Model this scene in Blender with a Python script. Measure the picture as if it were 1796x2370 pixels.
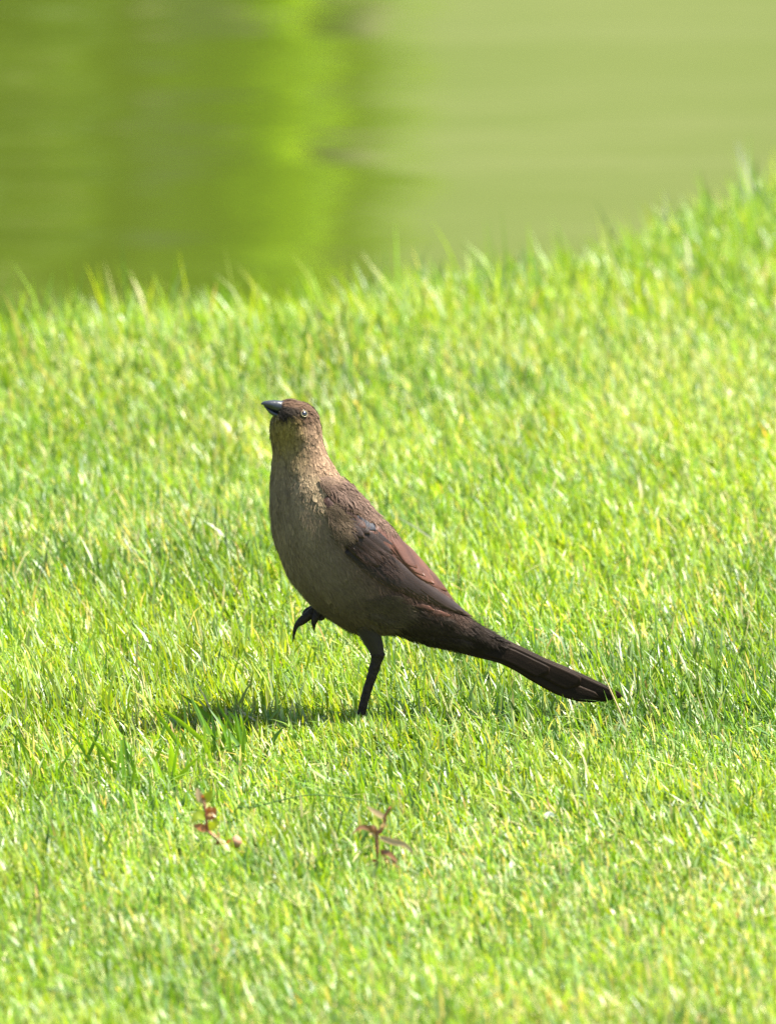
import bpy, math, random
import numpy as np
from mathutils import Vector
from mathutils.bvhtree import BVHTree

random.seed(7)
RNG = np.random.default_rng(11)
R = math.radians
scene = bpy.context.scene
for o in list(bpy.data.objects):
    bpy.data.objects.remove(o)
COL = scene.collection

# ------------------------------------------------------------------ camera
DIST, DEP = 10.0, R(9.5)              # metres to the bird, downward pitch
AIM_Z = 0.1673
cam_d = bpy.data.cameras.new('camera')
cam = bpy.data.objects.new('camera', cam_d)
COL.objects.link(cam)
CAM = Vector((0, -DIST * math.cos(DEP), AIM_Z + DIST * math.sin(DEP)))
cam.location = CAM
cam.rotation_euler = (math.pi / 2 - DEP, 0, 0)
cam_d.sensor_fit = 'VERTICAL'
cam_d.sensor_height = 36
cam_d.lens = 36 * DIST / 0.79
cam_d.clip_start = 0.1
cam_d.clip_end = 3000
cam_d.dof.use_dof = True
cam_d.dof.focus_distance = DIST + 0.05
cam_d.dof.aperture_fstop = 12.3
scene.camera = cam

# ------------------------------------------------------------------ world + sun
SUN_DIR = Vector((0.47, 0.07, 0.88)).normalized()       # towards the sun
elev = math.asin(SUN_DIR.z)
world = bpy.data.worlds.new('World')
scene.world = world
world.use_nodes = True
wn = world.node_tree
sky = wn.nodes.new('ShaderNodeTexSky')
sky.sky_type = 'NISHITA'
sky.sun_disc = False
sky.sun_elevation = elev
sky.sun_rotation = math.atan2(SUN_DIR.x, SUN_DIR.y)
bgn = wn.nodes['Background']
bgn.inputs['Strength'].default_value = 0.075
wn.links.new(sky.outputs[0], bgn.inputs['Color'])
sl = bpy.data.lights.new('sun', 'SUN')
sl.energy = 5.0
sl.angle = R(0.53)
sl.color = (1.0, 0.955, 0.87)
so = bpy.data.objects.new('sun', sl)
COL.objects.link(so)
so.rotation_euler = SUN_DIR.to_track_quat('Z', 'Y').to_euler()
so.location = (4, 2, 8)

vs = scene.view_settings
vs.view_transform = 'Standard'
vs.look = 'None'
vs.exposure = 2.1
vs.gamma = 1
vs.use_curve_mapping = False
scene.render.engine = 'CYCLES'
scene.cycles.max_bounces = 10
scene.cycles.diffuse_bounces = 4
scene.cycles.transmission_bounces = 5
scene.cycles.use_denoising = True
scene.cycles.denoiser = 'OPENIMAGEDENOISE'
scene.cycles.denoising_input_passes = 'RGB_ALBEDO_NORMAL'
scene.cycles.denoising_prefilter = 'NONE'
scene.cycles.use_adaptive_sampling = False
scene.cycles.sample_clamp_indirect = 6

# ------------------------------------------------------------------ helpers
def tag(o, label=None, cat=None, group=None, kind=None):
    if label: o['label'] = label
    if cat: o['category'] = cat
    if group: o['group'] = group
    if kind: o['kind'] = kind
    return o

def empty(name, loc, rz=0):
    o = bpy.data.objects.new(name, None)
    o.empty_display_size = 0.02
    COL.objects.link(o)
    o.location = loc
    o.rotation_euler = (0, 0, rz)
    return o

def mesh_obj(name, verts, faces, mat, parent=None, smooth=True, colors=None):
    me = bpy.data.meshes.new(name)
    me.from_pydata([tuple(map(float, v)) for v in verts], [], faces)
    if colors is not None:
        a = me.color_attributes.new('tint', 'FLOAT_COLOR', 'POINT')
        c = np.ones((len(verts), 4), np.float32)
        c[:, :3] = colors
        a.data.foreach_set('color', c.ravel())
    if smooth:
        me.polygons.foreach_set('use_smooth', [True] * len(me.polygons))
    me.materials.append(mat)
    me.update()
    o = bpy.data.objects.new(name, me)
    COL.objects.link(o)
    o.parent = parent
    return o

def big_mesh(name, V, loops, starts, totals, mat, parent=None, colors=None, smooth=True):
    """numpy arrays -> one mesh, fast"""
    me = bpy.data.meshes.new(name)
    me.vertices.add(len(V))
    me.vertices.foreach_set('co', np.ascontiguousarray(V, np.float32).ravel())
    me.loops.add(len(loops))
    me.loops.foreach_set('vertex_index', np.ascontiguousarray(loops, np.int32))
    me.polygons.add(len(starts))
    me.polygons.foreach_set('loop_start', np.ascontiguousarray(starts, np.int32))
    me.polygons.foreach_set('loop_total', np.ascontiguousarray(totals, np.int32))
    if smooth:
        me.polygons.foreach_set('use_smooth', np.ones(len(starts), bool))
    if colors is not None:
        a = me.color_attributes.new('tint', 'FLOAT_COLOR', 'POINT')
        c = np.ones((len(V), 4), np.float32)
        c[:, :3] = colors
        a.data.foreach_set('color', c.ravel())
    me.materials.append(mat)
    me.update(calc_edges=True)
    me.validate()
    o = bpy.data.objects.new(name, me)
    COL.objects.link(o)
    o.parent = parent
    return o

def repeat_faces(face_list, nv, n):
    """one template face list repeated n times with vertex stride nv"""
    tl = np.concatenate([np.array(f, np.int64) for f in face_list])
    tt = np.array([len(f) for f in face_list], np.int64)
    loops = (tl[None, :] + (np.arange(n) * nv)[:, None]).ravel()
    totals = np.tile(tt, n)
    starts = np.concatenate([[0], np.cumsum(totals)[:-1]])
    return loops, starts, totals

_perm = np.random.default_rng(3).random((256, 256))
def vnoise(x, y, f=1.0, seed=0):
    x = np.asarray(x, float) * f + seed * 17.31 + 1000
    y = np.asarray(y, float) * f + seed * 9.77 + 1000
    xi, yi = np.floor(x).astype(int), np.floor(y).astype(int)
    fx, fy = x - xi, y - yi
    fx, fy = fx * fx * (3 - 2 * fx), fy * fy * (3 - 2 * fy)
    g = lambda a, b: _perm[a % 256, b % 256]
    return ((g(xi, yi) * (1 - fx) + g(xi + 1, yi) * fx) * (1 - fy) +
            (g(xi, yi + 1) * (1 - fx) + g(xi + 1, yi + 1) * fx) * fy)

def sstep(a, b, x):
    t = np.clip((np.asarray(x, float) - a) / (b - a), 0, 1)
    return t * t * (3 - 2 * t)

def tube(pts, rads, seg=8, flat=1.0):
    pts = [Vector(p) for p in pts]
    V, F = [], []
    up = Vector((0, 1, 0))
    for i, p in enumerate(pts):
        d = (pts[min(i + 1, len(pts) - 1)] - pts[max(i - 1, 0)]).normalized()
        s = d.cross(up)
        if s.length < 1e-4: s = d.cross(Vector((1, 0, 0)))
        s.normalize()
        t = s.cross(d).normalized()
        for k in range(seg):
            a = 2 * math.pi * k / seg
            V.append(p + (s * math.cos(a) + t * math.sin(a) * flat) * rads[i])
    for i in range(len(pts) - 1):
        for k in range(seg):
            F.append((i * seg + k, i * seg + (k + 1) % seg, (i + 1) * seg + (k + 1) % seg, (i + 1) * seg + k))
    F.append(tuple(range(seg))[::-1])
    F.append(tuple(range((len(pts) - 1) * seg, len(pts) * seg)))
    return V, F

def crom(P, n):
    """resample control rows P (k,d) with a Catmull-Rom spline to n rows"""
    P = np.asarray(P, float)
    k = len(P)
    ts = np.linspace(0, k - 1, n)
    out = []
    for t in ts:
        i = min(int(t), k - 2)
        f = t - i
        p0, p1, p2, p3 = P[max(i - 1, 0)], P[i], P[i + 1], P[min(i + 2, k - 1)]
        out.append(0.5 * ((2 * p1) + (-p0 + p2) * f + (2 * p0 - 5 * p1 + 4 * p2 - p3) * f * f + (-p0 + 3 * p1 - 3 * p2 + p3) * f ** 3))
    return np.array(out)

def merge(parts):
    V, F = [], []
    for v, f in parts:
        n = len(V)
        V += list(v)
        F += [tuple(i + n for i in q) for q in f]
    return V, F

# ------------------------------------------------------------------ materials
def new_mat(name):
    m = bpy.data.materials.new(name)
    m.use_nodes = True
    nt = m.node_tree
    return m, nt, nt.nodes['Principled BSDF'], nt.nodes['Material Output']

def leaf_mat(name, trans=0.45, rough=0.36, spec=0.5, color=None, tgain=(1.35, 1.2, 0.55), noise=0.25):
    """thin leaf: glossy face plus light coming through"""
    m, nt, b, out = new_mat(name)
    if color is None:
        at = nt.nodes.new('ShaderNodeAttribute'); at.attribute_name = 'tint'
        src = at.outputs['Color']
    else:
        rgb = nt.nodes.new('ShaderNodeRGB'); rgb.outputs[0].default_value = (*color, 1)
        src = rgb.outputs[0]
    tc = nt.nodes.new('ShaderNodeTexCoord')
    no = nt.nodes.new('ShaderNodeTexNoise'); no.inputs['Scale'].default_value = 260
    nt.links.new(tc.outputs['Object'], no.inputs['Vector'])
    mr = nt.nodes.new('ShaderNodeMapRange')
    mr.inputs['To Min'].default_value = 1 - noise; mr.inputs['To Max'].default_value = 1 + noise
    nt.links.new(no.outputs['Fac'], mr.inputs['Value'])
    mx = nt.nodes.new('ShaderNodeVectorMath'); mx.operation = 'SCALE'
    nt.links.new(src, mx.inputs[0]); nt.links.new(mr.outputs[0], mx.inputs['Scale'])
    nt.links.new(mx.outputs[0], b.inputs['Base Color'])
    b.inputs['Roughness'].default_value = rough
    b.inputs['Specular IOR Level'].default_value = spec
    tr = nt.nodes.new('ShaderNodeBsdfTranslucent')
    tg = nt.nodes.new('ShaderNodeVectorMath'); tg.operation = 'MULTIPLY'
    tg.inputs[1].default_value = tgain
    nt.links.new(mx.outputs[0], tg.inputs[0]); nt.links.new(tg.outputs[0], tr.inputs['Color'])
    ms = nt.nodes.new('ShaderNodeMixShader'); ms.inputs[0].default_value = trans
    nt.links.new(b.outputs[0], ms.inputs[1]); nt.links.new(tr.outputs[0], ms.inputs[2])
    nt.links.new(ms.outputs[0], out.inputs['Surface'])
    return m

def plume_mat(name, base=None, rough=0.65, spec=0.3, sheen=0.2, streak=900, amount=0.35, stretch=(1, 1, 1), coat=None, trans=0.0, relief=.35):
    """feather: attribute or plain colour broken by fine barbs"""
    m, nt, b, out = new_mat(name)
    if base is None:
        at = nt.nodes.new('ShaderNodeAttribute'); at.attribute_name = 'tint'
        src = at.outputs['Color']
    else:
        rgb = nt.nodes.new('ShaderNodeRGB'); rgb.outputs[0].default_value = (*base, 1)
        src = rgb.outputs[0]
    tc = nt.nodes.new('ShaderNodeTexCoord')
    mp = nt.nodes.new('ShaderNodeMapping'); mp.inputs['Scale'].default_value = stretch
    nt.links.new(tc.outputs['Object'], mp.inputs['Vector'])
    no = nt.nodes.new('ShaderNodeTexNoise'); no.inputs['Scale'].default_value = streak; no.inputs['Detail'].default_value = 3
    nt.links.new(mp.outputs[0], no.inputs['Vector'])
    n2 = nt.nodes.new('ShaderNodeTexNoise'); n2.inputs['Scale'].default_value = 70; n2.inputs['Detail'].default_value = 3
    nt.links.new(tc.outputs['Object'], n2.inputs['Vector'])
    ad = nt.nodes.new('ShaderNodeMath'); ad.operation = 'ADD'
    nt.links.new(no.outputs['Fac'], ad.inputs[0]); nt.links.new(n2.outputs['Fac'], ad.inputs[1])
    mr = nt.nodes.new('ShaderNodeMapRange'); mr.inputs['From Min'].default_value = 0.6; mr.inputs['From Max'].default_value = 1.4
    mr.inputs['To Min'].default_value = 1 - amount; mr.inputs['To Max'].default_value = 1 + amount
    nt.links.new(ad.outputs[0], mr.inputs['Value'])
    mx = nt.nodes.new('ShaderNodeVectorMath'); mx.operation = 'SCALE'
    nt.links.new(src, mx.inputs[0]); nt.links.new(mr.outputs[0], mx.inputs['Scale'])
    nt.links.new(mx.outputs[0], b.inputs['Base Color'])
    b.inputs['Roughness'].default_value = rough
    b.inputs['Specular IOR Level'].default_value = spec
    b.inputs['Sheen Weight'].default_value = sheen
    b.inputs['Sheen Roughness'].default_value = 0.4
    if coat:
        b.inputs['Coat Weight'].default_value = coat[0]
        b.inputs['Coat Roughness'].default_value = coat[1]
        b.inputs['Coat Tint'].default_value = (*coat[2], 1)
    bp = nt.nodes.new('ShaderNodeBump'); bp.inputs['Strength'].default_value = relief; bp.inputs['Distance'].default_value = 0.0006
    nt.links.new(no.outputs['Fac'], bp.inputs['Height'])
    nt.links.new(bp.outputs[0], b.inputs['Normal'])
    if trans:
        tr = nt.nodes.new('ShaderNodeBsdfTranslucent')
        nt.links.new(mx.outputs[0], tr.inputs['Color'])
        ms = nt.nodes.new('ShaderNodeMixShader'); ms.inputs[0].default_value = trans
        nt.links.new(b.outputs[0], ms.inputs[1]); nt.links.new(tr.outputs[0], ms.inputs[2])
        nt.links.new(ms.outputs[0], out.inputs['Surface'])
    return m

def noise_mat(name, c1, c2, scale=5, rough=0.9, bump=0.0, detail=5, spec=0.3):
    m, nt, b, out = new_mat(name)
    tc = nt.nodes.new('ShaderNodeTexCoord')
    no = nt.nodes.new('ShaderNodeTexNoise'); no.inputs['Scale'].default_value = scale; no.inputs['Detail'].default_value = detail
    nt.links.new(tc.outputs['Object'], no.inputs['Vector'])
    cr = nt.nodes.new('ShaderNodeValToRGB')
    cr.color_ramp.elements[0].position = 0.3; cr.color_ramp.elements[1].position = 0.7
    cr.color_ramp.elements[0].color = (*c1, 1); cr.color_ramp.elements[1].color = (*c2, 1)
    nt.links.new(no.outputs['Fac'], cr.inputs[0]); nt.links.new(cr.outputs[0], b.inputs['Base Color'])
    b.inputs['Roughness'].default_value = rough
    b.inputs['Specular IOR Level'].default_value = spec
    if bump:
        bp = nt.nodes.new('ShaderNodeBump'); bp.inputs['Strength'].default_value = bump; bp.inputs['Distance'].default_value = 0.002
        nt.links.new(no.outputs['Fac'], bp.inputs['Height']); nt.links.new(bp.outputs[0], b.inputs['Normal'])
    return m

# ------------------------------------------------------------------ terrain
WATER_Z = -0.36
EDGE_X = [-20, -3, -1, -.55, -.37, -.2, 0, .08, .2, .3, .37, .6, 1, 3, 20]
EDGE_Y = [0.9, 1.4, 1.84, 2.00, 2.07, 2.15, 2.25, 2.31, 2.46, 2.72, 2.86, 3.05, 3.2, 3.6, 4.0]
def edge_y(x):
    x = np.asarray(x, float)
    k = np.interp(x, EDGE_X, EDGE_Y)
    return k + 0.03 * np.sin(x * 9 + 1) + 0.02 * np.sin(x * 23)

def terrain(x, y):
    x = np.asarray(x, float); y = np.asarray(y, float)
    near = sstep(40, 6, np.hypot(x, y))
    z = near * (0.020 * (vnoise(x, y, 2.3, 1) - 0.5) + 0.010 * (vnoise(x, y, 7, 2) - 0.5))
    e = (y - edge_y(x)) * 0.74
    z = z - 1.1 * sstep(-0.10, 1.5, e) - 0.03 * sstep(-0.35, 0.1, e)
    far = y - (27.5 + 1.2 * np.sin(x * 0.13) + 0.5 * np.sin(x * 0.41 + 1))
    z = z + 1.35 * sstep(-1.2, 1.5, far) + 15.0 * sstep(2, 46, far) + 4 * sstep(40, 160, far)
    return z

def warp(n, near, far, p=3.2):
    t = np.linspace(-1, 1, n)
    return np.sign(t) * (near * np.abs(t) + (far - near) * np.abs(t) ** p)

gx = warp(181, 9, 600)
gy = np.concatenate([warp(121, 9, 500)[:60], np.linspace(0, 60, 240), 60 + np.linspace(0.03, 1, 40) ** 2 * 800])
GX, GY = np.meshgrid(gx, gy)
GZ = terrain(GX, GY)
nx, ny = len(gx), len(gy)
idx = np.arange(nx * ny).reshape(ny, nx)
q = np.stack([idx[:-1, :-1], idx[:-1, 1:], idx[1:, 1:], idx[1:, :-1]], -1).reshape(-1, 4)

def ground_mat():
    m, nt, b, out = new_mat('ground')
    geo = nt.nodes.new('ShaderNodeNewGeometry')
    def noise(s, d=5):
        n = nt.nodes.new('ShaderNodeTexNoise'); n.inputs['Scale'].default_value = s; n.inputs['Detail'].default_value = d
        nt.links.new(geo.outputs['Position'], n.inputs['Vector']); return n
    def ramp(n, c1, c2, p1=.35, p2=.65):
        r = nt.nodes.new('ShaderNodeValToRGB')
        r.color_ramp.elements[0].position = p1; r.color_ramp.elements[1].position = p2
        r.color_ramp.elements[0].color = (*c1, 1); r.color_ramp.elements[1].color = (*c2, 1)
        nt.links.new(n.outputs['Fac'], r.inputs[0]); return r
    near = ramp(noise(160), (0.055, 0.075, 0.018), (0.19, 0.20, 0.07))       # thatch and soil under the blades
    hill = ramp(noise(0.6, 8), (0.076, 0.090, 0.033), (0.112, 0.116, 0.052))       # dry meadow on the far slope
    sx = nt.nodes.new('ShaderNodeSeparateXYZ'); nt.links.new(geo.outputs['Position'], sx.inputs[0])
    mr = nt.nodes.new('ShaderNodeMapRange'); mr.inputs['From Min'].default_value = 24; mr.inputs['From Max'].default_value = 27
    nt.links.new(sx.outputs['Y'], mr.inputs['Value'])
    mx = nt.nodes.new('ShaderNodeMix'); mx.data_type = 'RGBA'
    nt.links.new(mr.outputs[0], mx.inputs['Factor']); nt.links.new(near.outputs[0], mx.inputs['A']); nt.links.new(hill.outputs[0], mx.inputs['B'])
    nt.links.new(mx.outputs['Result'], b.inputs['Base Color'])
    b.inputs['Roughness'].default_value = 0.95
    b.inputs['Specular IOR Level'].default_value = 0.1
    bp = nt.nodes.new('ShaderNodeBump'); bp.inputs['Strength'].default_value = 0.6; bp.inputs['Distance'].default_value = 0.006
    n = noise(120); nt.links.new(n.outputs['Fac'], bp.inputs['Height']); nt.links.new(bp.outputs[0], b.inputs['Normal'])
    return m
V = np.stack([GX.ravel(), GY.ravel(), GZ.ravel()], -1)
ground = big_mesh('ground', V, q.ravel(), np.arange(len(q)) * 4, np.full(len(q), 4), ground_mat())
tag(ground, kind='structure')

def water_mat():
    m, nt, b, out = new_mat('pond_water')
    b.inputs['Base Color'].default_value = (0.044, 0.064, 0.007, 1)      # murky green pond
    b.inputs['Roughness'].default_value = 0.045
    b.inputs['IOR'].default_value = 1.333
    geo = nt.nodes.new('ShaderNodeNewGeometry')
    mp = nt.nodes.new('ShaderNodeMapping'); mp.inputs['Scale'].default_value = (0.75, 1.7, 1)
    nt.links.new(geo.outputs['Position'], mp.inputs['Vector'])
    n1 = nt.nodes.new('ShaderNodeTexNoise'); n1.inputs['Scale'].default_value = 0.8; n1.inputs['Detail'].default_value = 4; n1.inputs['Roughness'].default_value = 0.45
    nt.links.new(mp.outputs[0], n1.inputs['Vector'])
    bp = nt.nodes.new('ShaderNodeBump'); bp.inputs['Strength'].default_value = 1.0; bp.inputs['Distance'].default_value = 0.021
    nt.links.new(n1.outputs['Fac'], bp.inputs['Height']); nt.links.new(bp.outputs[0], b.inputs['Normal'])
    return m
wv = [(-260, 0, WATER_Z), (260, 0, WATER_Z), (260, 34, WATER_Z), (-260, 34, WATER_Z)]
water = mesh_obj('pond_water', [(-260, -3, WATER_Z), (260, -3, WATER_Z), (260, 34, WATER_Z), (-260, 34, WATER_Z)], [(0, 1, 2, 3)], water_mat(), smooth=False)
tag(water, kind='structure')

# ------------------------------------------------------------------ far bank: trees and shrubs mirrored in the pond
BARK = noise_mat('bark', (0.10, 0.075, 0.05), (0.20, 0.16, 0.11), 14, bump=0.6)
def foliage(center, rad, n, size, cols, droop=0.0, seed=0, shell=0.55, clumps=26):
    g = np.random.default_rng(seed)
    d = g.normal(size=(clumps, 3)); d /= np.linalg.norm(d, axis=1)[:, None]
    cc = d * (g.random(clumps) ** 0.5 * (1 - 0.25))[:, None] * np.array(rad)
    ci = g.integers(0, clumps, n)
    off = g.normal(size=(n, 3)) * np.array(rad) * 0.20
    P = cc[ci] + off + np.array(center)
    P[:, 2] -= np.abs(g.normal(size=n)) * droop
    a = g.normal(size=(n, 3)); a[:, 2] -= droop * 1.5; a /= np.linalg.norm(a, axis=1)[:, None]
    b = np.cross(a, g.normal(size=(n, 3))); b /= np.linalg.norm(b, axis=1)[:, None]
    L = size * (0.6 + 0.8 * g.random(n))[:, None]
    W = L * 0.42
    Vv = np.stack([P - a * L, P + b * W, P + a * L, P - b * W], 1).reshape(-1, 3)
    t = g.random((n, 1))
    ct = g.random((clumps, 1))[ci]
    c = np.array(cols[0]) * (1 - t) + np.array(cols[1]) * t
    c = c * (0.75 + 0.5 * ct)
    lp, st, to = repeat_faces([(0, 1, 2, 3)], 4, n)
    return Vv, lp, st, to, np.repeat(c, 4, axis=0)
FAR_LEAF = leaf_mat('far_leaf', trans=0.5, rough=0.5, spec=0.3, noise=0.1)
def far_tree(name, label, cat, x, y, h, rad, n, size, cols, droop=0.0, seed=1, group=None, low=0.35):
    z = float(terrain(x, y))
    root = empty(name, (x, y, z))
    tag(root, label, cat, group)
    g = random.Random(seed)
    pts = [(0, 0, -0.2)] + [(g.uniform(-.1, .1) * i, g.uniform(-.1, .1) * i, h * 0.16 * i) for i in range(1, 6)]
    parts = [tube(pts, [h * 0.03 * (1 - i * 0.14) for i in range(6)], 9)]
    for i in range(9):
        a = g.uniform(0, 6.28); zz = h * g.uniform(0.25, 0.7)
        e = (math.cos(a) * rad[0] * 0.7, math.sin(a) * rad[1] * 0.7, zz + h * g.uniform(0.1, 0.25))
        parts.append(tube([(0, 0, zz), (e[0] * .5, e[1] * .5, zz + (e[2] - zz) * .65), e], [h * .012, h * .008, h * .003], 6))
    v, f = merge(parts)
    mesh_obj('trunk', v, f, BARK, root)
    Vv, lp, st, to, c = foliage((0, 0, h * (0.5 + low / 4)), rad, n, size, cols, droop, seed)
    big_mesh('crown', Vv, lp, st, to, FAR_LEAF, root, c)
    return root
G = 'trees and shrubs mirrored in the pond'
DK = ((0.034, 0.056, 0.008), (0.060, 0.088, 0.012)); MD = ((0.044, 0.092, 0.007), (0.074, 0.13, 0.010)); BR = ((0.22, 0.38, 0.003), (0.28, 0.45, 0.005)); GB = ((0.12, 0.22, 0.003), (0.17, 0.28, 0.005))
far_tree('bright_shrub', 'bright yellow-green shrub mirrored as the vivid band in the pond', 'shrub', -0.46, 28.7, 5.6, (0.30, 0.32, 2.9), 2000, 0.09, BR, seed=4, group=G)
far_tree('leafy_shrub', 'mid green shrub mirrored in the pond beside the broad tree', 'shrub', -1.40, 29.4, 5.8, (0.60, 0.5, 3.0), 3600, 0.11, MD, seed=5, group=G)
far_tree('dark_shrub', 'dark olive shrub mirrored behind the tall blade pair', 'shrub', -0.90, 31.0, 5.8, (0.50, 0.6, 3.0), 5500, 0.11, DK, seed=6, group=G)
far_tree('dense_shrub', 'dense leaf-green shrub close behind the bright yellow-green one', 'shrub', -0.18, 30.3, 5.8, (0.32, 0.35, 3.0), 850, 0.10, GB, seed=12, group=G)
far_tree('broad_tree', 'broad green tree on the far bank beyond the mid green shrub', 'tree', -3.6, 30.8, 8.0, (2.0, 1.8, 3.8), 7000, 0.16, MD, seed=7, group=G)

# ------------------------------------------------------------------ lawn
def view_ground(px, py):
    """photo pixel -> spot on the lawn"""
    u = (px - 898) / 3000 / DIST
    v = (1185 - py) / 3000 / DIST
    d = Vector((u, math.cos(DEP) + v * math.sin(DEP), -math.sin(DEP) + v * math.cos(DEP)))
    t = -CAM.z / d.z
    return CAM.x + d.x * t, CAM.y + d.y * t

GRASS = leaf_mat('grass_blade', trans=0.46, rough=0.46, spec=0.75)

PAL = np.array([(0.136, 0.256, 0.010), (0.205, 0.340, 0.012), (0.072, 0.168, 0.012), (0.285, 0.370, 0.018), (0.27, 0.36, 0.13), (0.48, 0.43, 0.19), (0.50, 0.33, 0.10)])
def blades(name, x, y, L, W, lean, azim, curl, colour, parent=None, mat=GRASS, z=None, twist=None):
    """many tapering curved blades as one mesh; arrays in metres / radians"""
    n = len(x)
    z = terrain(x, y) - 0.002 if z is None else z
    t = np.array([0, 0.33, 0.7, 1.0])
    wd = np.array([0.75, 1.0, 0.72, 0.0])
    ang = lean[:, None] + curl[:, None] * t[None, :]                # bend away from vertical grows along the blade
    seg = np.diff(t)[None, :] * L[:, None]
    am = 0.5 * (ang[:, 1:] + ang[:, :-1])
    r = np.concatenate([np.zeros((n, 1)), np.cumsum(seg * np.sin(am), 1)], 1)
    h = np.concatenate([np.zeros((n, 1)), np.cumsum(seg * np.cos(am), 1)], 1)
    ca, sa = np.cos(azim)[:, None], np.sin(azim)[:, None]
    cx, cy, cz = x[:, None] + r * ca, y[:, None] + r * sa, z[:, None] + h
    tw = (RNG.normal(0, 0.5, n) if twist is None else twist)[:, None] * (0.4 + t[None, :])
    wa = azim[:, None] + math.pi / 2 + tw
    wx, wy = np.cos(wa) * W[:, None] * wd * 0.5, np.sin(wa) * W[:, None] * wd * 0.5
    Vv = np.empty((n, 7, 3))
    for i in range(3):
        Vv[:, 2 * i, 0] = cx[:, i] - wx[:, i]; Vv[:, 2 * i, 1] = cy[:, i] - wy[:, i]; Vv[:, 2 * i, 2] = cz[:, i]
        Vv[:, 2 * i + 1, 0] = cx[:, i] + wx[:, i]; Vv[:, 2 * i + 1, 1] = cy[:, i] + wy[:, i]; Vv[:, 2 * i + 1, 2] = cz[:, i]
    Vv[:, 6, 0] = cx[:, 3]; Vv[:, 6, 1] = cy[:, 3]; Vv[:, 6, 2] = cz[:, 3]
    lp, st, to = repeat_faces([(0, 1, 3, 2), (2, 3, 5, 4), (4, 5, 6)], 7, n)
    return big_mesh(name, Vv.reshape(-1, 3), lp, st, to, mat, parent, np.repeat(colour, 7, axis=0))

def blade_colours(x, y, straw):
    n = len(x)
    pn = vnoise(x, y, 3.1, 5) * 0.6 + vnoise(x, y, 9, 6) * 0.4
    k = RNG.random(n) + (pn - 0.5) * 1.0
    i = np.where(k < 0.28, 2, np.where(k < 0.58, 0, np.where(k < 0.86, 1, 3)))
    i = np.where(RNG.random(n) < 0.14, 4, i)
    s = RNG.random(n)
    i = np.where(s < straw, 5, np.where(s < straw * 1.08, 6, i))
    return PAL[i] * RNG.uniform(0.70, 1.25, (n, 1))

BLEACH = [(1480, 900, .13, .35, .5), (1650, 1000, .10, .3, .4), (950, 900, .12, .3, .35), (200, 870, .14, .3, .35), (600, 1090, .12, .3, .3), (1500, 2200, .14, .25, .35), (400, 2150, .16, .3, .3), (1300, 1700, .12, .10, .35)]
RANK = [(500, 1650, .075, .10, 1.25), (470, 1560, .075, .22, 1.0), (180, 1690, .09, .16, .9), (520, 1370, .06, .30, .8), (1260, 1830, .09, .16, .8), (1600, 1900, .08, .15, .6), (1180, 1640, .12, .10, .9), (930, 1650, .06, .08, .8), (900, 700, .12, .2, .6), (300, 1000, .1, .25, .5)]
def lawn():
    n = 690000
    x = RNG.uniform(-1.0, 1.0, n)
    y = RNG.uniform(-2.0, 4.1, n)
    keep = (y < edge_y(x) + 0.55) & (RNG.random(n) < np.where(np.abs(x) < 0.52, 1.0, 0.33))
    x, y = x[keep], y[keep]
    fx, fy = foot_grass()
    x, y = np.concatenate([x, fx]), np.concatenate([y, fy])
    n = len(x)
    e = (y - edge_y(x)) * 0.74
    long_ = sstep(-0.9, 0.0, e) * 0.55 + sstep(0.30, 0.62, vnoise(x, y, 2.6, 9)) * 0.35
    behind = sstep(-0.02, 0.06, y)                              # shorter turf in front of the bird
    lush = np.zeros(n)                                        # ranker, darker clumps
    for (px, py, rx, ry, a) in RANK:
        cx_, cy_ = view_ground(px, py)
        lush = np.maximum(lush, a * np.exp(-((x - cx_) / rx) ** 2 - ((y - cy_) / ry) ** 2) * (0.55 + 0.9 * vnoise(x, y, 14, 31)))
    clump = sstep(0.52, 0.80, vnoise(x * 11, y * 2.6, 1, 41) * .65 + vnoise(x * 27, y * 7, 1, 42) * .35)
    lush = np.maximum(lush, clump * 0.75)
    L = (0.0155 + 0.0125 * RNG.random(n)) * (0.70 + 0.34 * behind + 0.8 * long_ + 0.50 * lush) * np.where(RNG.random(n) < 0.06, 1.4, 1)
    W = RNG.uniform(0.0011, 0.0022, n) * np.where(RNG.random(n) < 0.10, 1.5, 1) * (1 + .25 * lush) * (1 + 0.25 * sstep(-0.9, 0.1, e))
    lean = np.abs(RNG.normal(0.30, 0.34, n))
    az = np.where(RNG.random(n) < 0.55, RNG.normal(math.pi, 0.9, n), RNG.uniform(0, 6.283, n))
    curl = np.abs(RNG.normal(0.35, 0.45, n))
    # thatch: some blades lie nearly flat
    flat = RNG.random(n) < 0.14
    lean = np.where(flat, RNG.uniform(1.0, 1.5, n), lean)
    c = blade_colours(x, y, 0.045 + 0.15 * sstep(0.52, 0.85, vnoise(x, y, 3.3, 12)) * (1 - lush))
    for (px, py, rx, ry, a) in BLEACH:                        # sun-bleached turf
        cx_, cy_ = view_ground(px, py)
        k = RNG.random(n) < 0.6 * a * np.exp(-((x - cx_) / rx) ** 2 - ((y - cy_) / ry) ** 2) * (0.3 + 1.2 * vnoise(x * 20, y * 5, 1, 51))
        c[k] = (np.array((0.37, 0.40, 0.12)) * RNG.uniform(.8, 1.25, (n, 1)))[k]
    c = c * (1 - 0.22 * np.clip(lush, 0, 1))[:, None]
    return blades('lawn_grass', x, y, L, W, lean, az, curl, c, z=terrain(x, y) - 0.001 + np.where(flat, RNG.uniform(0.002, 0.014, n), 0))
def foot_grass():
    n = 700
    fx = (BXW + RNG.normal(0, 0.030, n)); fy = RNG.normal(-0.045, 0.030, n)
    return fx, fy
BXW = (833 - 898) / 3000
tag(lawn(), 'short sunlit green lawn grass around the bird', 'grass', kind='stuff')

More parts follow.
